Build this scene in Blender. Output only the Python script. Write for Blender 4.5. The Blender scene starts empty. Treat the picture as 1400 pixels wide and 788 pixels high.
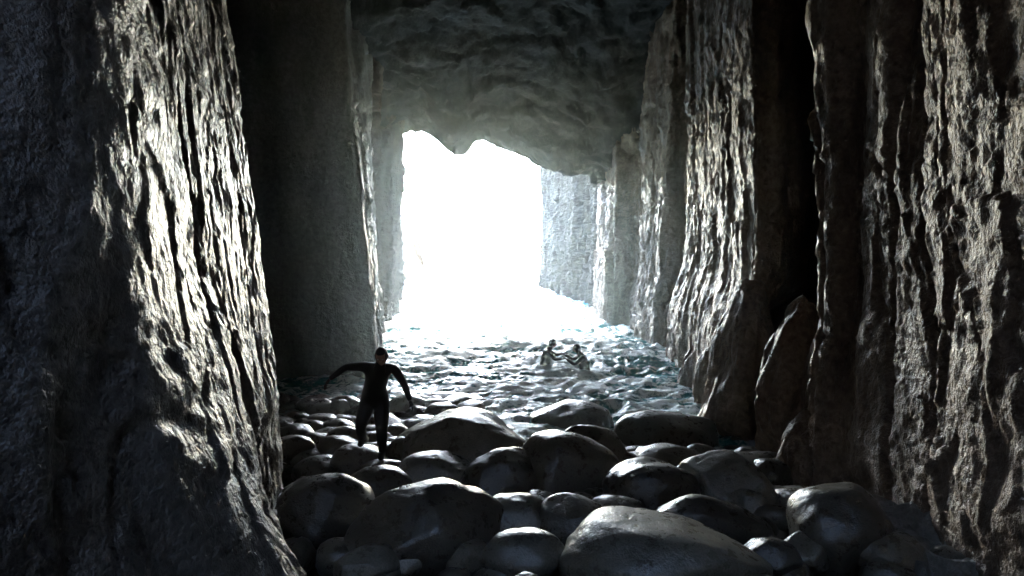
import bpy, bmesh, math, random
import numpy as np
from mathutils import Vector, Matrix, Euler
from mathutils.bvhtree import BVHTree

scene = bpy.context.scene
rng = np.random.RandomState(7)
random.seed(7)

# ------------------------------------------------------------------ noise
TAB = rng.rand(64, 64, 64)
def vnoise(x, y, z):
    x = np.asarray(x, float); y = np.asarray(y, float); z = np.asarray(z, float)
    x, y, z = np.broadcast_arrays(x, y, z)
    xi = np.floor(x).astype(int); yi = np.floor(y).astype(int); zi = np.floor(z).astype(int)
    fx = x-xi; fy = y-yi; fz = z-zi
    fx = fx*fx*fx*(fx*(fx*6-15)+10); fy = fy*fy*fy*(fy*(fy*6-15)+10); fz = fz*fz*fz*(fz*(fz*6-15)+10)
    def g(a, b, c): return TAB[(xi+a) & 63, (yi+b) & 63, (zi+c) & 63]
    x00 = g(0,0,0)*(1-fx)+g(1,0,0)*fx; x10 = g(0,1,0)*(1-fx)+g(1,1,0)*fx
    x01 = g(0,0,1)*(1-fx)+g(1,0,1)*fx; x11 = g(0,1,1)*(1-fx)+g(1,1,1)*fx
    return ((x00*(1-fy)+x10*fy)*(1-fz)+(x01*(1-fy)+x11*fy)*fz)*2-1
def fbm(x, y, z, o=4, gain=0.5):
    s = 0; a = 1; f = 1
    for i in range(o):
        s = s+a*vnoise(x*f+i*17.3, y*f+i*9.1, z*f+i*5.7); a *= gain; f *= 2.03
    return s
def ridge(x, y, z, o=3):
    s = 0; a = 1; f = 1
    for i in range(o):
        s = s+a*(1-2*np.abs(vnoise(x*f+i*13.3, y*f+i*7.1, z*f+i*3.7))); a *= 0.5; f *= 2.1
    return s
def facet(u, v, seed=0, tilt=0.5):
    """angular broken-rock relief: nearest cell carries its own tilted plane"""
    u, v = np.broadcast_arrays(u, v)
    iu = np.floor(u).astype(int); iv = np.floor(v).astype(int)
    best = np.full(u.shape, 1e9); h = np.zeros(u.shape)
    for a in (-1, 0, 1):
        for b in (-1, 0, 1):
            cu = iu+a; cv = iv+b
            r1 = TAB[cu & 63, cv & 63, seed & 63]; r2 = TAB[cu & 63, cv & 63, (seed+1) & 63]
            r3 = TAB[cu & 63, cv & 63, (seed+2) & 63]; r4 = TAB[cu & 63, cv & 63, (seed+3) & 63]
            r5 = TAB[cu & 63, cv & 63, (seed+4) & 63]
            du = u-(cu+r1); dv = v-(cv+r2); d = du*du+dv*dv
            m = d < best
            best = np.where(m, d, best)
            h = np.where(m, (r3*2-1)*0.6+tilt*((r4*2-1)*du+(r5*2-1)*dv)*2, h)
    return h
def sstep(x, a, b):
    t = np.clip((x-a)/(b-a), 0, 1); return t*t*(3-2*t)

def grid_mesh(name, P, mat, flip=False, smooth=True):
    n, m = P.shape[:2]
    verts = P.reshape(-1, 3)
    i = np.arange(n-1)[:, None]*m+np.arange(m-1)[None, :]
    q = np.stack([i, i+1, i+m+1, i+m], -1).reshape(-1, 4)
    if flip: q = q[:, ::-1]
    me = bpy.data.meshes.new(name)
    me.vertices.add(len(verts)); me.vertices.foreach_set("co", verts.ravel())
    me.loops.add(q.size); me.loops.foreach_set("vertex_index", q.ravel().astype(np.int32))
    me.polygons.add(len(q)); me.polygons.foreach_set("loop_start", np.arange(0, q.size, 4, dtype=np.int32))
    me.polygons.foreach_set("use_smooth", np.full(len(q), smooth))
    me.update(calc_edges=True); me.validate()
    me.materials.append(mat)
    ob = bpy.data.objects.new(name, me); scene.collection.objects.link(ob)
    return ob

# ------------------------------------------------------------------ materials
def nt(name):
    m = bpy.data.materials.new(name); m.use_nodes = True
    t = m.node_tree; b = t.nodes["Principled BSDF"]
    return m, t, b
def N(t, typ, **kw):
    n = t.nodes.new(typ)
    for k, v in kw.items(): setattr(n, k, v)
    return n
def ramp(t, src, stops):
    r = t.nodes.new("ShaderNodeValToRGB")
    e = r.color_ramp.elements
    while len(e) < len(stops): e.new(0.5)
    for i, (p, c) in enumerate(stops):
        e[i].position = p; e[i].color = (c[0], c[1], c[2], 1) if hasattr(c, "__len__") else (c, c, c, 1)
    t.links.new(src, r.inputs[0]); return r
def math_n(t, op, a, b):
    n = t.nodes.new("ShaderNodeMath"); n.operation = op
    for i, v in enumerate((a, b)):
        if isinstance(v, (int, float)): n.inputs[i].default_value = v
        else: t.links.new(v, n.inputs[i])
    return n.outputs[0]

def rock_material(name, c_dark, c_mid, c_light, stretch=(1, 1, 0.3), rough=(0.3, 0.6), bump=0.06, scale=1.0, spec=0.5):
    m, t, b = nt(name)
    tc = t.nodes.new("ShaderNodeTexCoord")
    mp = N(t, "ShaderNodeMapping"); mp.inputs["Scale"].default_value = stretch
    t.links.new(tc.outputs["Object"], mp.inputs[0])
    def noise(s, d=6, r=0.6, src=mp.outputs[0]):
        n = N(t, "ShaderNodeTexNoise"); n.inputs["Scale"].default_value = s*scale
        n.inputs["Detail"].default_value = d; n.inputs["Roughness"].default_value = r
        t.links.new(src, n.inputs["Vector"]); return n.outputs[0]
    big = noise(0.8, 2, 0.65); med = noise(6, 4, 0.68)
    iso = noise(9, 4, 0.7, tc.outputs["Object"])
    mix = math_n(t, "ADD", math_n(t, "MULTIPLY", big, 0.55), math_n(t, "MULTIPLY", iso, 0.45))
    cr = ramp(t, mix, [(0.36, c_dark), (0.5, c_mid), (0.64, c_light)])
    t.links.new(cr.outputs[0], b.inputs["Base Color"])
    rr = ramp(t, iso, [(0.3, rough[0]), (0.7, rough[1])])
    t.links.new(rr.outputs[0], b.inputs["Roughness"])
    b.inputs["Specular IOR Level"].default_value = spec
    h = math_n(t, "ADD", math_n(t, "MULTIPLY", med, 0.7), math_n(t, "MULTIPLY", iso, 1.0))
    bp = N(t, "ShaderNodeBump"); bp.inputs["Strength"].default_value = 1.0; bp.inputs["Distance"].default_value = bump
    t.links.new(h, bp.inputs["Height"]); t.links.new(bp.outputs[0], b.inputs["Normal"])
    return m

M_left = rock_material("wet_rock_grey", (0.058, 0.053, 0.048), (0.135, 0.126, 0.115), (0.245, 0.235, 0.218), (1, 1, 0.3), (0.3, 0.52), 0.075, spec=0.6)
M_right = rock_material("wet_rock_brown", (0.065, 0.041, 0.027), (0.16, 0.11, 0.079), (0.29, 0.22, 0.168), (1, 1, 0.3), (0.32, 0.58), 0.075, spec=0.5)
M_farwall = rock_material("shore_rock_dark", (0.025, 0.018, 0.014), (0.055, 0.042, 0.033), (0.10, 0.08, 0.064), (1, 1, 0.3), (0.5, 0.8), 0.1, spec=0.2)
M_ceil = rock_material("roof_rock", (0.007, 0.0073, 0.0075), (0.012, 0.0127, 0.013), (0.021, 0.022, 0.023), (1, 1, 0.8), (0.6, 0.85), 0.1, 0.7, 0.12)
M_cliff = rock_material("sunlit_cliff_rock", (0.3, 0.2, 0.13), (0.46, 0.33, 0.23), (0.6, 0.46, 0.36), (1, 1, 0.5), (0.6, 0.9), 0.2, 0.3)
M_ledge = rock_material("ledge_rock", (0.08, 0.076, 0.068), (0.2, 0.193, 0.178), (0.33, 0.32, 0.3), (1, 1, 1), (0.3, 0.6), 0.05, 1.2)
M_bed = rock_material("gravel_bed_rock", (0.02, 0.02, 0.02), (0.05, 0.048, 0.045), (0.09, 0.088, 0.08), (1, 1, 1), (0.3, 0.6), 0.08, 2)

def boulder_material():
    m, t, b = nt("wet_boulder_stone")
    tc = t.nodes.new("ShaderNodeTexCoord"); oi = t.nodes.new("ShaderNodeObjectInfo")
    def noise(s, d=5, r=0.6):
        n = N(t, "ShaderNodeTexNoise"); n.inputs["Scale"].default_value = s
        n.inputs["Detail"].default_value = d; n.inputs["Roughness"].default_value = r
        t.links.new(tc.outputs["Object"], n.inputs["Vector"]); return n.outputs[0]
    a = noise(2.2, 4, 0.6); g = noise(60, 2, 0.7); p = noise(7, 5, 0.7)
    cr = ramp(t, a, [(0.3, (0.075, 0.067, 0.056)), (0.55, (0.115, 0.107, 0.092)), (0.75, (0.17, 0.162, 0.142))])
    sp = ramp(t, g, [(0.35, 0.7), (0.65, 1.2)])
    mx = N(t, "ShaderNodeMixRGB", blend_type="MULTIPLY"); mx.inputs[0].default_value = 1
    t.links.new(cr.outputs[0], mx.inputs[1]); t.links.new(sp.outputs[0], mx.inputs[2])
    tone = ramp(t, oi.outputs["Random"], [(0.0, (0.55, 0.54, 0.52)), (0.5, (0.88, 0.85, 0.8)), (1.0, (1.8, 1.8, 1.68))])
    mx2 = N(t, "ShaderNodeMixRGB", blend_type="MULTIPLY"); mx2.inputs[0].default_value = 1
    t.links.new(mx.outputs[0], mx2.inputs[1]); t.links.new(tone.outputs[0], mx2.inputs[2])
    t.links.new(mx2.outputs[0], b.inputs["Base Color"])
    rr = ramp(t, p, [(0.33, 0.2), (0.68, 0.46)]); t.links.new(rr.outputs[0], b.inputs["Roughness"])
    b.inputs["Specular IOR Level"].default_value = 0.95
    h = math_n(t, "ADD", math_n(t, "MULTIPLY", p, 1.0), math_n(t, "MULTIPLY", g, 0.16))
    bp = N(t, "ShaderNodeBump"); bp.inputs["Strength"].default_value = 0.8; bp.inputs["Distance"].default_value = 0.024
    t.links.new(h, bp.inputs["Height"]); t.links.new(bp.outputs[0], b.inputs["Normal"])
    return m
M_boulder = boulder_material()

def plain(name, col, rough=0.5, bump=0.0):
    m, t, b = nt(name)
    n = N(t, "ShaderNodeTexNoise"); n.inputs["Scale"].default_value = 18; n.inputs["Detail"].default_value = 4
    tc = t.nodes.new("ShaderNodeTexCoord"); t.links.new(tc.outputs["Object"], n.inputs["Vector"])
    r = ramp(t, n.outputs[0], [(0.3, tuple(c*0.75 for c in col)), (0.7, tuple(c*1.2 for c in col))])
    t.links.new(r.outputs[0], b.inputs["Base Color"]); b.inputs["Roughness"].default_value = rough
    if bump:
        bp = N(t, "ShaderNodeBump"); bp.inputs["Distance"].default_value = bump
        t.links.new(n.outputs[0], bp.inputs["Height"]); t.links.new(bp.outputs[0], b.inputs["Normal"])
    return m
M_suit = plain("wetsuit_neoprene", (0.012, 0.012, 0.014), 0.45, 0.004)
M_skin = plain("skin", (0.32, 0.19, 0.14), 0.5)
M_eye = plain("eye_white", (0.6, 0.6, 0.58), 0.2)

# ------------------------------------------------------------------ walls
def resample(pts, k=0.004, mn=0.032):
    pts = np.array(pts, float)
    seg = np.hypot(np.diff(pts[:, 0]), np.diff(pts[:, 1])); L = np.concatenate([[0], np.cumsum(seg)])
    s = [0.0]
    while s[-1] < L[-1]:
        y = np.interp(s[-1], L, pts[:, 0]); s.append(s[-1]+max(mn, abs(y)*k))
    s = np.array(s)
    cols = [np.interp(s, L, pts[:, i]) for i in range(pts.shape[1])]
    return s, cols
def smooth1(a, s, w=0.12):
    out = np.zeros_like(a); tot = np.zeros_like(a)
    n = len(a)
    for d in range(-5, 6):
        idx = np.clip(np.arange(n)+d, 0, n-1)
        wt = np.exp(-((s[idx]-s)/w)**2)
        out += a[idx]*wt; tot += wt
    return out/tot

def wall(name, pts, ztop, side, lean, mat, seed, amp, zlow=-2.2, dz=0.04, fold=1.0, joint=1.0):
    s, (Y, Xh, Xl) = resample(pts)
    Y = smooth1(Y, s); Xh = smooth1(Xh, s); Xl = smooth1(Xl, s)
    ty = np.gradient(Y, s); tx = np.gradient(Xh, s); ln = np.hypot(tx, ty)+1e-6
    nx, ny = ty/ln, -tx/ln
    if side*nx[np.argmin(abs(Y-7))] > 0: nx, ny = -nx, -ny
    z = np.arange(zlow, ztop, dz)
    S, Z = np.meshgrid(s, z, indexing="ij")
    YY = Y[:, None]+0*Z; w = sstep(Z+0.25*fbm(S*0.3, Z*0+seed, 0, 1), 1.2, 3.2)
    XX = Xl[:, None]*(1-w)+Xh[:, None]*w
    XX = XX+lean(YY, Z)
    wu = S+0.3*fbm(S*0.35+seed, Z*0.15, seed*1.7, 2)+0.07*fbm(S*1.5, Z*0.6, seed*2.7, 3); wv = Z+0.5*fbm(S*0.6, Z*0.4, seed+4.2, 2)
    d = fold*(0.13*fbm(wu*0.55, wv*0.10, seed, 2)+0.05*ridge(wu*1.1, wv*0.13, seed+3, 2))
    d = d+0.11*facet(wu*0.5, wv*0.11, seed, 0.7)
    d = d+0.05*facet(wu*1.3+3, wv*0.28+2, seed+9, 0.8)
    d = d+0.026*facet(wu*3.6+3, wv*1.1+2, seed+15, 0.9)
    d = d+0.016*facet(wu*8+3, wv*3.6+2, seed+21, 0.9)
    cr = np.abs(vnoise(wu*0.9+7, wv*0.07, seed+8.0)); d = d-0.2*joint*np.exp(-(cr/0.025)**2)
    cr = np.abs(vnoise(wu*2.3+7, wv*0.22, seed+18.0)); d = d-0.07*joint*np.exp(-(cr/0.035)**2)
    d = d+0.036*fbm(wu*2.4, wv*2.1, seed+5, 5, 0.62)
    A = amp(YY, Z); d = d*A
    P = np.stack([XX+nx[:, None]*d, YY+ny[:, None]*d, Z+0.0*d], -1)
    return grid_mesh(name, P, mat)

far_pts = [(68,3.0,3.0),(58,3.6,3.6),(50,4.3,4.3),(44,4.3,4.3),(43.3,5.3,5.0),(36,5.1,5.0),(33.5,5.3,5.0),(33.0,5.4,5.2)]
right_pts = [  # Y, X high, X low   (walking from the sea towards the camera)
 (34.2,5.9,5.8),(33.6,4.5,4.4),(30,4.5,4.5),(28,4.55,4.5),(27.4,5.6,5.2),
 (25.5,5.7,5.3),(25.0,5.1,5.1),(23,5.2,5.1),(21.4,5.3,5.1),(21.2,6.9,5.6),(19.8,7.2,5.8),(19.4,5.45,5.0),
 (17,5.3,4.85),(14,5.05,4.6),(12,4.85,4.4),(11.5,4.78,4.35),(11.65,5.4,4.4),(14.5,7.6,4.8),(16.5,10.5,4.8),(12.5,11.5,4.8),(9.6,8.4,4.6),(9.1,5.1,4.45),
 (8.8,4.7,4.3),(8.4,4.5,4.25),(8.0,4.5,4.25),(7.9,4.75,4.45),(7.65,4.75,4.45),(7.5,4.6,4.4),(6.5,4.5,4.4),(5.5,4.35,4.2),(4.5,4.2,4.1),(3,4.1,4.0),(1,4.6,4.6),(-4,5.2,5.2),(-9,5.4,5.4)]
def lean_r(Y, Z):
    near = sstep(-Y, -22, -14)
    return -0.05*Z*near+0.02*Z*(1-near)
wall("cave_wall", right_pts, 15.5, +1, lean_r, M_right, 11, lambda Y, Z: 0.85+0.5*sstep(Y, 12, 30), fold=0.35)
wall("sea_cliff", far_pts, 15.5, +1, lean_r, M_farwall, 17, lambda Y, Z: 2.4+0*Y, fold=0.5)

left_far = [(75,-13.5,-13.5),(60,-11.6,-11.4),(50,-9.6,-9.6),(44,-8.6,-8.3),(38,-7.8,-7.6),(36,-7.4,-7.4),(34,-6.4,-6.5),(32,-5.95,-6.1),(30,-5.5,-5.9),(29,-5.55,-5.9),(28.6,-6.9,-6.9),
 (26.7,-7.0,-6.9),(26.3,-6.0,-6.0),(25.2,-5.7,-5.7),(24.8,-6.3,-6.3)]
left_pts = [
 (25.2,-6.4,-6.4),(24.6,-5.4,-5.3),(23,-5.0,-4.95),(20,-4.45,-4.4),(16.6,-3.5,-3.6),(16.3,-3.5,-3.6),(16.1,-4.4,-4.4),(15.9,-6.0,-6.0),(15.6,-7.6,-7.6),(14,-7.8,-7.8),
 (12,-6.2,-6.2),(10.6,-5.2,-5.2),(9.4,-4.2,-4.1),(8.6,-3.5,-3.4),(8.0,-3.2,-3.1),(7.0,-2.95,-2.85),(6.0,-2.7,-2.55),(5.0,-2.42,-2.2),(4.2,-2.18,-2.0),(3.6,-2.05,-1.95),(3.1,-2.1,-2.0),(2.6,-2.35,-2.2),(1.5,-3.0,-2.9),(0,-3.5,-3.4),(-9,-4.4,-4.4)]
def lean_l(Y, Z):
    near = sstep(-Y, -13, -10)
    a = -(0.04*Z+0.052*np.maximum(0, Z-3.0)**1.25)
    b = -0.095*Z*sstep(-Y, -26, -21)-0.0*Z
    flare = 0.6*np.exp(-((Y-4.6)/0.9)**2)*np.exp(-np.clip(Z-0.6, 0, 9)/0.7)
    return a*near+b*(1-near)+flare
def amp_l(Y, Z):
    slab = sstep(Y, 12.0, 14.0)*(1-sstep(Y, 16.15, 16.5))
    return (0.8+0.7*sstep(Y, 17, 26))*(1-0.75*slab)*(1-0.2*sstep(-Y, -10, -8))
wall("cave_wall", left_pts, 15.5, -1, lean_l, M_left, 29, amp_l, fold=0.7, joint=0.7)
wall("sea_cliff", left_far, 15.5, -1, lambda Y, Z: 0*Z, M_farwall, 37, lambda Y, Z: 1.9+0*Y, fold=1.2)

# back of the cave
b_pts_x = np.arange(-7, 7.01, 0.2); b_z = np.arange(-2, 15, 0.2)
BX, BZ = np.meshgrid(b_pts_x, b_z, indexing="ij")
grid_mesh("cave_wall", np.stack([BX, -7+0.6*fbm(BX*0.5, BZ*0.3, 3.1, 4), BZ], -1), M_left)

# roof, with an invented hole behind the viewpoint to let in fill light
prof = np.array([(-10,9),(0,10),(10,11.2),(18,12.5),(22,12.3),(25,11.3),(27.5,10.1),(29.5,8.9),(31,8.35),(31.8,8.6),(32.6,10),(33,12.5),(34,16.5)])
seg = np.hypot(np.diff(prof[:, 0]), np.diff(prof[:, 1])); L = np.concatenate([[0], np.cumsum(seg)])
t = np.arange(0, L[-1], 0.1); PY = np.interp(t, L, prof[:, 0]); PZ = np.interp(t, L, prof[:, 1])
k = np.ones(9)/9; PY = np.convolve(np.pad(PY, 4, "edge"), k, "valid"); PZ = np.convolve(np.pad(PZ, 4, "edge"), k, "valid")
xs = np.arange(-13, 13, 0.1)
T, X = np.meshgrid(t, xs, indexing="ij")
Yc = PY[:, None]+0*X; Zc = PZ[:, None]+0*X
lip = np.interp(xs, [-13,-6.5,-5.6,-5.2,-4.5,-4.0,-3.5,-2.8,-2.3,-1.8,-1.3,-0.4,0.6,1.5,2.5,4.5,6], [-1,-0.2,0.9,1.1,1.0,0.8,0.2,-0.1,0.0,0.6,0.8,0.6,0.2,-0.3,-0.7,-1.1,-1.8])
kk = np.hanning(7); kk /= kk.sum(); lip = np.convolve(np.pad(lip, 3, "edge"), kk, "valid")
lw = sstep(Yc, 24, 30)
Tw = T+0.5*fbm(X*0.5, T*0.5, 3.3, 2)
Zc = Zc+lip[None, :]*lw+0.4*facet(X*0.22+4, T*0.2, 33, 0.5)+0.22*facet(X*0.5, Tw*0.6, 41, 0.8)+0.2*fbm(X*0.3, T*0.4, 9.9, 3)+0.11*facet(X*1.0, Tw*1.8, 47, 0.9)+0.05*facet(X*2.6, Tw*3.6, 51, 0.9)+0.04*fbm(X*1.6, T*2.5, 2.2, 4)
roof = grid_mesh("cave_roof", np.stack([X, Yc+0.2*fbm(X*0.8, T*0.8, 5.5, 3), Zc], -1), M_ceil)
bm = bmesh.new(); bm.from_mesh(roof.data)
def in_fill_hole(c):
    return ((c.x+1.6)/1.35)**2+((c.y+2.8)/1.3)**2 < 1+0.25*math.sin(5*math.atan2(c.y+2.8, c.x+1.6))
bmesh.ops.delete(bm, geom=[f for f in bm.faces if in_fill_hole(f.calc_center_median())], context="FACES")
bm.to_mesh(roof.data); bm.free()

# ------------------------------------------------------------------ floor & sea
FY = [-9, 2, 4, 6, 9, 11, 12.5, 14, 18, 26, 80]; FZ = [0.9, 0.75, 0.5, 0.25, -0.1, -0.3, -0.5, -0.9, -1.5, -2.4, -3]
def floor_z(y): return np.interp(y, FY, FZ)
fx = np.arange(-13, 13, 0.12); fy = np.arange(-9, 40, 0.12)
GX, GY = np.meshgrid(fx, fy, indexing="ij")
grid_mesh("beach_ground", np.stack([GX, GY, floor_z(GY)-0.1+0.12*fbm(GX, GY, 1.3, 4)], -1), M_bed)

yy = [9.0]
while yy[-1] < 3500: yy.append(yy[-1]+max(0.05, (yy[-1]-8)*0.006)*(1 if yy[-1] < 70 else 6))
xx = list(np.arange(-9, 7.01, 0.07))
g = 0.1
while xx[-1] < 2500: xx.append(xx[-1]+g); g *= 1.12
g = 0.1
while xx[0] > -2500: xx.insert(0, xx[0]-g); g *= 1.12
WX, WY = np.meshgrid(np.array(xx), np.array(yy), indexing="ij")
cx = WX+0.4*fbm(WX*0.5, WY*0.5, 0.4, 3)
W = 0.13*fbm(cx*0.35, WY*0.55, 4.4, 3)+0.10*ridge(cx*0.9, WY*1.3, 6.1, 4)+0.045*ridge(cx*3, WY*4, 8.8, 3)
W = W*(0.7+0.3*sstep(WY, 12, 18))*np.clip(300/(WY+1), 0, 1)
def water_material():
    m, t, b = nt("sea_water")
    tc = t.nodes.new("ShaderNodeTexCoord"); sx = t.nodes.new("ShaderNodeSeparateXYZ")
    t.links.new(tc.outputs["Object"], sx.inputs[0])
    def noise(s, d=6, r=0.6, dist=0.0):
        n = N(t, "ShaderNodeTexNoise"); n.inputs["Scale"].default_value = s; n.inputs["Detail"].default_value = d
        n.inputs["Roughness"].default_value = r; n.inputs["Distortion"].default_value = dist
        t.links.new(tc.outputs["Object"], n.inputs["Vector"]); return n.outputs[0]
    f1 = noise(1.8, 7, 0.75, 1.5); f2 = noise(0.35, 3, 0.5)
    hgt = math_n(t, "MULTIPLY", sx.outputs[2], 0.6)
    near = N(t, "ShaderNodeMapRange"); near.inputs["From Min"].default_value = 13; near.inputs["From Max"].default_value = 18
    near.inputs["To Min"].default_value = 0.05; near.inputs["To Max"].default_value = -0.01
    t.links.new(sx.outputs[1], near.inputs["Value"])
    # churned foam around the two swimmers
    ds = N(t, "ShaderNodeVectorMath", operation="DISTANCE"); ds.inputs[1].default_value = (1.5, 17.4, 0)
    t.links.new(tc.outputs["Object"], ds.inputs[0])
    sw = N(t, "ShaderNodeMapRange"); sw.inputs["From Min"].default_value = 0.4; sw.inputs["From Max"].default_value = 2.4
    sw.inputs["To Min"].default_value = 0.10; sw.inputs["To Max"].default_value = 0.0
    t.links.new(ds.outputs["Value"], sw.inputs["Value"])
    v = math_n(t, "ADD", math_n(t, "ADD", math_n(t, "MULTIPLY", f1, 0.75), math_n(t, "MULTIPLY", f2, 0.3)), hgt)
    v = math_n(t, "ADD", math_n(t, "ADD", v, near.outputs[0]), sw.outputs[0])
    foam = ramp(t, v, [(0.55, 0.0), (0.59, 0.3), (0.635, 1.0)])
    mx = N(t, "ShaderNodeMixRGB"); mx.inputs[1].default_value = (0.02, 0.17, 0.19, 1); mx.inputs[2].default_value = (0.8, 0.92, 0.92, 1)
    t.links.new(foam.outputs[0], mx.inputs[0]); t.links.new(mx.outputs[0], b.inputs["Base Color"])
    rr = ramp(t, foam.outputs[0], [(0, 0.1), (1, 0.6)]); t.links.new(rr.outputs[0], b.inputs["Roughness"])
    b.inputs["IOR"].default_value = 1.33
    n3 = noise(7, 4, 0.6)
    bp = N(t, "ShaderNodeBump"); bp.inputs["Strength"].default_value = 0.8; bp.inputs["Distance"].default_value = 0.06
    t.links.new(n3, bp.inputs["Height"]); t.links.new(bp.outputs[0], b.inputs["Normal"])
    return m
grid_mesh("sea_water", np.stack([WX, WY, W], -1), water_material())

# sunlit headland outside
hx = np.arange(-60, -8, 0.35); hz = np.arange(-2, 13, 0.25)
HX, HZ = np.meshgrid(hx, hz, indexing="ij")
top = np.interp(HX, [-60, -22, -15, -13, -12], [1, 0.95, 0.72, 0.35, -0.15])
hh = -2+(HZ+2)*np.clip(top, -0.1, 1)
HY = 88+2.0*facet(HX*0.2, HZ*0.25, 3, 0.7)+1.5*fbm(HX*0.3, HZ*0.3, 7, 4)+(HZ+2)*0.25
grid_mesh("headland_hill", np.stack([HX+0.6*fbm(HX*0.5, HZ*0.5, 2.7, 3), HY, hh], -1), M_cliff)

# ------------------------------------------------------------------ boulders
CAMZ = 3.3; F = 834.0
ico_cache = {}
def ico(sub):
    if sub not in ico_cache:
        bm = bmesh.new(); bmesh.ops.create_icosphere(bm, subdivisions=sub, radius=1)
        co = np.array([v.co[:] for v in bm.verts]); fc = np.array([[v.index for v in f.verts] for f in bm.faces]); bm.free()
        ico_cache[sub] = (co/np.linalg.norm(co, axis=1)[:, None], fc)
    return ico_cache[sub]
def boulder_verts(r, seed, sub=5, ang=0.5, rot=None):
    rs = np.random.RandomState(seed)
    n, fc = ico(sub)
    o = rs.rand(3)*40
    rad = 1+0.16*fbm(n[:, 0]*0.9+o[0], n[:, 1]*0.9+o[1], n[:, 2]*0.9+o[2], 2)
    p = n*rad[:, None]
    for i in range(int(5+6*ang)):                      # wave-worn flats
        d = rs.randn(3); d /= np.linalg.norm(d); lim = 0.78+0.15*rs.rand()
        h = p@d; over = np.maximum(0, h-lim)
        p = p-d[None, :]*(over*(0.65+0.3*ang))[:, None]
    p = p*(1+0.018*fbm(n[:, 0]*4+o[0], n[:, 1]*4+o[1], n[:, 2]*4+o[2], 3))[:, None]
    E = np.array(Euler((rs.uniform(-.35, .35), rs.uniform(-.35, .35) if rot is None else rot, rs.uniform(-.4, .4))).to_matrix())
    p = p*np.array(r)[None, :]
    return p@E.T, fc
def tri_mesh(name, v, f, mat, smooth=True):
    me = bpy.data.meshes.new(name)
    me.vertices.add(len(v)); me.vertices.foreach_set("co", np.ascontiguousarray(v, float).ravel())
    me.loops.add(f.size); me.loops.foreach_set("vertex_index", f.ravel().astype(np.int32))
    me.polygons.add(len(f)); me.polygons.foreach_set("loop_start", np.arange(0, f.size, 3, dtype=np.int32))
    me.polygons.foreach_set("use_smooth", np.full(len(f), smooth))
    me.update(calc_edges=True); me.materials.append(mat)
    ob = bpy.data.objects.new(name, me); scene.collection.objects.link(ob); return ob

# surveyed stones: bearing, depression (thousandths), half width, half height, tilt
B = [(585,735,92,66,0),(440,708,62,50,.1),(503,782,48,20,0),(895,772,128,52,0),(1155,738,64,66,.1),(1062,776,40,28,0),(978,728,72,36,.25),
(712,768,56,30,-.1),(700,722,52,40,0),(792,728,55,36,.1),(775,655,70,56,.2),(690,668,52,40,-.2),(630,622,92,52,-.05),(640,580,76,34,.12),
(596,662,58,34,.1),(783,590,60,36,.0),(810,532,46,24,.0),(814,560,36,18,0),(922,608,78,36,.05),(893,684,64,44,.1),(1000,680,62,46,.15),
(918,642,54,24,0),(815,628,52,36,.3),(850,712,44,28,0),(505,677,46,28,-.1),(420,690,34,24,0),(1035,632,30,18,0),(1018,612,26,14,0),
(968,634,28,20,.2),(845,585,30,22,.1),(870,560,24,10,0),(935,570,30,12,0),(1060,655,30,24,.1),(1100,700,36,24,0),(745,560,20,10,0),
(430,650,38,20,-.1),(455,672,32,16,0),(415,615,30,16,.1),(445,590,30,14,0),(570,585,30,18,.2),(560,625,32,18,0),(1030,700,30,24,0),(1110,765,34,26,0),(640,770,34,24,0),(550,775,30,20,0),
(940,525,24,12,.2),(975,590,24,14,0),(885,545,18,8,0),(540,600,30,16,0),(470,575,26,12,0),(860,640,24,16,0),(740,700,30,22,0),(1090,655,26,16,0),(720,600,24,14,0),
(1185,690,34,22,.1),(1130,705,30,22,0),(1230,770,50,30,.1),(1150,668,26,16,0)]
for i, (px, py, rx, ry, tl) in enumerate(B):
    Y = 8.0
    for _ in range(20):
        r = rx*Y/F; rz = ry*Y/F
        zc = float(floor_z(Y))+0.32*rz+0.12
        Y = 0.5*Y+0.5*min(20, F*(CAMZ-zc)/(py-350))
    grow = 1.12 if rx > 45 else 1.04
    ryy = 0.5*(r+rz)*1.05
    v, f = boulder_verts((r*grow, ryy, rz*grow), 100+i, 5 if rx > 40 else 4, 0.3+0.7*random.random(), tl)
    ob = tri_mesh("boulder", v, f, M_boulder)
    ob.location = ((px-700)/F*Y, Y, zc)

# stones the man stands on: raised until their tops meet the soles
def stand_stone(x, y, ztop, r, seed):
    v, f = boulder_verts(r, seed, 5, 0.3, 0.0)
    b = BVHTree.FromPolygons([Vector(a) for a in v.tolist()], f.tolist())
    hit = b.ray_cast(Vector((0, 0, 5)), Vector((0, 0, -1)))[0]
    ob = tri_mesh("boulder", v, f, M_boulder); ob.location = (x, y, ztop-hit.z)
stand_stone(-1.90, 8.72, 0.355, (0.50, 0.40, 0.30), 301)
stand_stone(-2.33, 9.02, 0.47, (0.46, 0.40, 0.36), 302)

vs, fs, off = [], [], 0
rs = np.random.RandomState(5)
for i in range(840):
    y = rs.uniform(3.2, 13.4); x = rs.uniform(-4.6, 4.9)
    r = rs.uniform(0.09, 0.28); up = rs.uniform(-0.05, 0.12)
    if i > 560:
        y = rs.uniform(8.6, 13.8); x = rs.uniform(-4.8, 4.6); r = rs.uniform(0.2, 0.42); up = rs.uniform(0.05, 0.2)
        if i > 690: x = rs.uniform(-5.2, -0.9); y = rs.uniform(9.4, 14.2); up = rs.uniform(0.2, 0.4)+0.3*(y > 12.5)
        if abs(x+2.0) < 0.7 and y < 9.6: continue
    v, f = boulder_verts((r*1.2, r, r*0.75), 1000+i, 3, 0.8)
    v = v+np.array([x, y, float(floor_z(y))+up])
    vs.append(v); fs.append(f+off); off += len(v)
tri_mesh("cobble_bed", np.concatenate(vs), np.concatenate(fs), M_boulder)

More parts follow.
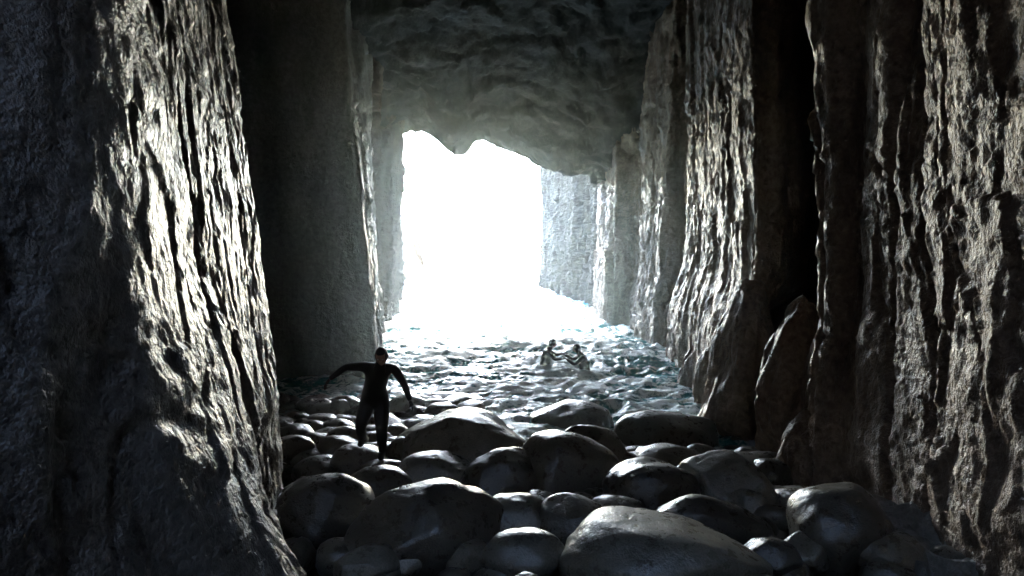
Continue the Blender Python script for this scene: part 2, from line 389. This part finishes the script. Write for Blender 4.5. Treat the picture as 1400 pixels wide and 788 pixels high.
# angular blocks leaning on the foot of the right wall
def buttress(x, y, z0, z1, rx, ry, seed, leanx=0.0):
    rs = np.random.RandomState(seed); n, fc = ico(6); p = n.copy()
    for i in range(16):
        d = rs.randn(3)*np.array([1, 1, .45]); d /= np.linalg.norm(d); lim = 0.62+0.25*rs.rand()
        h = p@d; p = p-d[None, :]*(np.maximum(0, h-lim)*0.97)[:, None]
    o = rs.rand(3)*30
    q = p*np.array([rx, ry, (z1-z0)*0.56]); 
    dsp = 0.10*fbm(q[:, 0]*2.5+o[0], q[:, 1]*2.5+o[1], q[:, 2]*1.0+o[2], 4)+0.05*facet(q[:, 0]*3+q[:, 1]*3, q[:, 2]*1.4, seed, .9)
    q = q+n*dsp[:, None]; tz = (q[:, 2]/(z1-z0)+0.5)
    q[:, 0] = q[:, 0]*(1.25-0.55*tz)+leanx*tz; q[:, 1] *= (1.2-0.5*tz)
    ob = tri_mesh("rock_buttress", q, fc, M_right); ob.location = (x, y, (z0+z1)/2); return ob
buttress(4.2, 11.2, -0.8, 2.6, 0.8, 0.8, 61, 0.2)
buttress(4.4, 9.6, -0.6, 2.4, 0.75, 0.6, 62, 0.2)
buttress(4.1, 13.2, -0.8, 1.3, 0.3, 0.5, 63, 0.2)
buttress(4.2, 8.6, -0.4, 1.0, 0.45, 0.5, 64, 0.1)
buttress(4.7, 15.5, -0.9, 1.3, 0.5, 0.8, 65, 0.1)

# bedrock ledge, lower right
lx = np.arange(2.5, 5.6, 0.025); ly = np.arange(2.5, 7.2, 0.025)
LX, LY = np.meshgrid(lx, ly, indexing="ij")
u = LX+0.15*fbm(LX*1.5, LY*1.5, 3.3, 3); v_ = LY+0.15*fbm(LX*1.5, LY*1.5, 8.3, 3)
lz = 0.55+0.24*facet(u*0.9+0.5*v_, v_*1.2-0.3*u, 17, 0.9)+0.10*facet(u*2.6, v_*2.6, 23, 0.9)+0.04*fbm(LX*4, LY*4, 1, 4)
edge = 3.35+0.25*fbm(LY*1.1, LY*0, 2.0, 2)+0.1*(6.0-LY)
lz = lz-1.4*(1-sstep(LX, edge-0.15, edge+0.12))+0.25*sstep(LX, 4.0, 4.8)-0.5*sstep(LY, 6.3, 6.9)
grid_mesh("rock_ledge", np.stack([LX, LY, lz], -1), M_ledge)

# ------------------------------------------------------------------ people
def skin_obj(name, verts, edges, radii, mat, parent, sub=2, roots=(0,)):
    me = bpy.data.meshes.new(name); me.from_pydata(verts, edges, []); me.update()
    ob = bpy.data.objects.new(name, me); scene.collection.objects.link(ob)
    md = ob.modifiers.new("skin", "SKIN"); md.use_smooth_shade = True
    for i, r in enumerate(radii):
        me.skin_vertices[0].data[i].radius = (r, r) if not hasattr(r, "__len__") else r
        me.skin_vertices[0].data[i].use_root = i in roots
    ss = ob.modifiers.new("sub", "SUBSURF"); ss.levels = sub; ss.render_levels = sub
    me.materials.append(mat); ob.parent = parent
    return ob
def head(parent, loc, facing, tilt=0.0, hood=True, s=1.0):
    """head with brow, eye sockets, nose, jaw, ears; local +Y = face direction"""
    n, fc = ico(5); p = n*np.array([0.080, 0.100, 0.120])
    x, y, z = n[:, 0], n[:, 1], n[:, 2]
    p[:, 0] *= 1-0.28*np.clip(-z, 0, 1)**1.3
    p[:, 1] += 0.012*np.exp(-((z+0.75)/0.25)**2)*(y > 0)*np.exp(-(x/0.35)**2)
    p[:, 1] += 0.028*np.exp(-((z+0.16)/0.16)**2)*np.exp(-(x/0.13)**2)*(y > 0)
    p[:, 1] -= 0.012*np.exp(-((z-0.05)/0.12)**2)*np.exp(-((np.abs(x)-0.36)/0.16)**2)*(y > 0)
    p[:, 1] += 0.006*np.exp(-((z-0.22)/0.09)**2)*np.exp(-(x/0.5)**2)*(y > 0)
    p[:, 1] += 0.007*np.exp(-((z+0.48)/0.06)**2)*np.exp(-(x/0.2)**2)*(y > 0)
    ob = tri_mesh("head", p*s, fc, M_skin); ob.parent = parent; ob.location = loc
    ob.rotation_euler = (tilt, 0, facing)
    me = ob.data; me.materials.append(M_suit)
    cen = (n[fc].mean(axis=1))
    for i, c in enumerate(cen):
        face = c[1] > 0.45 and abs(c[0]) < 0.72 and -0.85 < c[2] < 0.55
        if hood and not face: me.polygons[i].material_index = 1
    for sx in (-1, 1):
        nn, f2 = ico(2)
        e = tri_mesh("eye", nn*0.011*s, f2, M_eye); e.parent = ob; e.location = (sx*0.028*s, 0.083*s, 0.006*s)
        e2 = tri_mesh("ear", nn*np.array([0.010, 0.02, 0.03])*s, f2, M_suit if hood else M_skin); e2.parent = ob; e2.location = (sx*0.077*s, -0.004, -0.005)
    return ob
def hand(parent, wrist, d, palm_n, side, curl=0.35):
    """palm, four unequal fingers with knuckle bends and a side thumb"""
    d = d.normalized(); nrm = (palm_n-d*palm_n.dot(d)).normalized(); lat = d.cross(nrm)*side
    vs, es, rd, roots = [], [], [], []
    def chain(pts, rr):
        b = len(vs); roots.append(b)
        for i, (p, r) in enumerate(zip(pts, rr)):
            vs.append(p); rd.append(r)
            if i: es.append((b+i-1, b+i))
    chain([wrist-d*0.02, wrist+d*0.03, wrist+d*0.075], [(0.028, 0.026), (0.04, 0.022), (0.04, 0.018)])
    for k, (o, l) in enumerate(((0.030, 0.070), (0.010, 0.080), (-0.011, 0.074), (-0.031, 0.058))):
        p = wrist+d*0.07+lat*o; pts = [p]; ang = 0.12+0.03*k
        dd = (d+lat*o*4).normalized()
        for seg in (0.45, 0.32, 0.26):
            v = dd*math.cos(ang)+nrm*math.sin(ang); p = p+v*l*seg; pts.append(p); ang += curl
        chain(pts, [0.0105, 0.010, 0.0095, 0.008])
    p = wrist+d*0.025+lat*0.03; pts = [p]
    for a, l in ((0.9, 0.035), (0.65, 0.03), (0.45, 0.025)):
        p = p+(d*math.cos(a)+lat*math.sin(a)*0.9+nrm*0.25).normalized()*l; pts.append(p)
    chain(pts, [0.014, 0.012, 0.010, 0.0085])
    return skin_obj("hand", vs, es, rd, M_suit, parent, 1, roots)
def figure(name, J, facing, headtilt=0.0, palm=(0, -0.3, -1), K=1.45):
    root = bpy.data.objects.new(name, None); scene.collection.objects.link(root)
    vs, es, rd = [], [], []; ix = {}
    def add(k, p, r, prev=None, q=1.0):
        ix[k] = len(vs); vs.append(Vector(p)); rd.append(r*K*q)
        if prev: es.append((ix[prev], ix[k]))
    pel, chest, neck, hd = (Vector(J[k]) for k in ("pelvis", "chest", "neck", "head"))
    add("pelvis", pel, 0.125)
    add("waist", pel.lerp(chest, 0.45), 0.112, "pelvis")
    add("chest", chest, 0.14, "waist")
    add("neckbase", chest.lerp(neck, 0.7), 0.072, "chest")
    add("neck", neck, 0.052, "neckbase"); add("skull", neck.lerp(hd, 0.6), 0.048, "neck")
    A = 0.84
    for s in "LR":
        sh, el, wr = (Vector(J[k+s]) for k in ("sh", "el", "wr"))
        add("cl"+s, chest.lerp(sh, 0.55)+Vector((0, 0, 0.03)), 0.08, "chest")
        add("sh"+s, sh, 0.068, "cl"+s, A); add("ua"+s, sh.lerp(el, 0.4), 0.056, "sh"+s, A)
        add("el"+s, el, 0.044, "ua"+s, A); add("fa"+s, el.lerp(wr, 0.3), 0.045, "el"+s, A); add("wr"+s, wr, 0.03, "fa"+s, A)
        hp, kn, an = (Vector(J[k+s]) for k in ("hip", "kn", "an"))
        add("hip"+s, hp, 0.096, "pelvis"); add("th"+s, hp.lerp(kn, 0.4), 0.086, "hip"+s)
        add("kn"+s, kn, 0.058, "th"+s); add("ca"+s, kn.lerp(an, 0.32), 0.06, "kn"+s); add("an"+s, an, 0.038, "ca"+s)
        if "toe"+s in J:
            toe = Vector(J["toe"+s]); add("ball"+s, an.lerp(toe, 0.6)+Vector((0, 0, -0.01)), 0.036, "an"+s); add("toe"+s, toe, 0.027, "ball"+s)
    skin_obj("body", vs, es, rd, M_suit, root, 2)
    head(root, hd, facing, headtilt, s=1.12)
    for s, sd in (("L", 1), ("R", -1)):
        w = Vector(J["wr"+s]); e = Vector(J["el"+s]); dd = (w-e).normalized()
        if "hd"+s in J: dd = (Vector(J["hd"+s])-w).normalized()
        hand(root, w+dd*0.01, dd, Vector(palm), sd)
    return root

Y0 = 8.85
figure("man_in_wetsuit", dict(
 pelvis=(-2.03, Y0+0.10, 1.20), chest=(-1.92, Y0-0.16, 1.57), neck=(-1.86, Y0-0.31, 1.77), head=(-1.82, Y0-0.40, 1.91),
 shL=(-2.12, Y0-0.18, 1.72), elL=(-2.40, Y0-0.12, 1.70), wrL=(-2.61, Y0-0.22, 1.54), hdL=(-2.67, Y0-0.25, 1.44),
 shR=(-1.69, Y0-0.18, 1.70), elR=(-1.55, Y0-0.16, 1.46), wrR=(-1.45, Y0-0.26, 1.24), hdR=(-1.41, Y0-0.29, 1.14),
 hipL=(-2.14, Y0+0.10, 1.13), knL=(-2.20, Y0-0.12, 0.83), anL=(-2.24, Y0+0.18, 0.54), toeL=(-2.25, Y0+0.02, 0.51),
 hipR=(-1.93, Y0+0.08, 1.12), knR=(-1.87, Y0-0.22, 0.79), anR=(-1.90, Y0-0.05, 0.43), toeR=(-1.89, Y0-0.23, 0.39)), math.pi, -0.5)
Y1 = 17.6
figure("swimmer", dict(
 pelvis=(0.88, Y1, -0.12), chest=(1.0, Y1, 0.40), neck=(1.10, Y1-0.02, 0.64), head=(1.17, Y1-0.03, 0.78),
 shL=(1.02, Y1+0.18, 0.56), elL=(1.27, Y1+0.2, 0.40), wrL=(1.50, Y1+0.1, 0.46),
 shR=(1.02, Y1-0.18, 0.56), elR=(1.22, Y1-0.2, 0.34), wrR=(1.46, Y1-0.1, 0.34),
 hipL=(0.88, Y1+0.1, -0.18), knL=(1.05, Y1+0.14, -0.58), anL=(0.9, Y1+0.14, -0.95),
 hipR=(0.88, Y1-0.1, -0.18), knR=(1.02, Y1-0.14, -0.58), anR=(0.85, Y1-0.14, -0.95)), -math.pi/2, -0.25)
Y2 = 17.4
figure("swimmer", dict(
 pelvis=(2.16, Y2, -0.22), chest=(2.05, Y2, 0.27), neck=(1.93, Y2-0.02, 0.52), head=(1.86, Y2-0.03, 0.66),
 shL=(2.02, Y2-0.18, 0.42), elL=(1.78, Y2-0.2, 0.22), wrL=(1.56, Y2-0.05, 0.36),
 shR=(2.02, Y2+0.18, 0.42), elR=(1.76, Y2+0.2, 0.30), wrR=(1.53, Y2+0.15, 0.44),
 hipL=(2.16, Y2-0.1, -0.28), knL=(1.9, Y2-0.14, -0.6), anL=(2.1, Y2-0.14, -1.0),
 hipR=(2.16, Y2+0.1, -0.28), knR=(1.92, Y2+0.14, -0.6), anR=(2.12, Y2+0.14, -1.0)), math.pi/2, -0.3)

# ------------------------------------------------------------------ scatter volume added for the haze and bloom around the cave mouth
bpy.ops.mesh.primitive_cube_add(size=1, location=(-1, 20.5, 6.0))
haze_box = bpy.context.object; haze_box.name = "bloom_haze"; haze_box.scale = (24, 22, 16)
mm = bpy.data.materials.new("bloom_haze"); mm.use_nodes = True; t = mm.node_tree; t.nodes.clear()
o = t.nodes.new("ShaderNodeOutputMaterial"); vsn = t.nodes.new("ShaderNodeVolumeScatter")
vsn.inputs["Density"].default_value = 0.0042; vsn.inputs["Anisotropy"].default_value = 0.7
vsn.inputs["Color"].default_value = (0.8, 0.95, 1, 1)
t.links.new(vsn.outputs[0], o.inputs["Volume"]); haze_box.data.materials.append(mm)

# ------------------------------------------------------------------ light
EL, AZ = math.radians(46), math.radians(7)
w = bpy.data.worlds.new("World"); scene.world = w; w.use_nodes = True
sky = w.node_tree.nodes.new("ShaderNodeTexSky"); sky.sky_type = "NISHITA"; sky.sun_disc = False
sky.sun_elevation = EL; sky.sun_rotation = AZ; sky.air_density = 1.2; sky.dust_density = 1.4
bg = w.node_tree.nodes["Background"]; bg.inputs[1].default_value = 6.5
w.node_tree.links.new(sky.outputs[0], bg.inputs[0])
sl = bpy.data.lights.new("sun", "SUN"); sl.energy = 3.5; sl.angle = math.radians(0.5); sl.color = (1, 0.95, 0.88)
so = bpy.data.objects.new("sun", sl); scene.collection.objects.link(so)
sd = Vector((math.sin(AZ)*math.cos(EL), math.cos(AZ)*math.cos(EL), math.sin(EL)))
so.rotation_euler = sd.to_track_quat("Z", "Y").to_euler()

cam = bpy.data.cameras.new("camera"); co = bpy.data.objects.new("camera", cam); scene.collection.objects.link(co)
co.location = (0, 0, CAMZ); co.rotation_euler = (math.radians(90-3.0), 0, 0)
cam.sensor_width = 36; cam.lens = 36*F/1400; cam.clip_start = 0.05; cam.clip_end = 6000
scene.camera = co
scene.view_settings.view_transform = "Standard"; scene.view_settings.look = "None"; scene.view_settings.exposure = 0
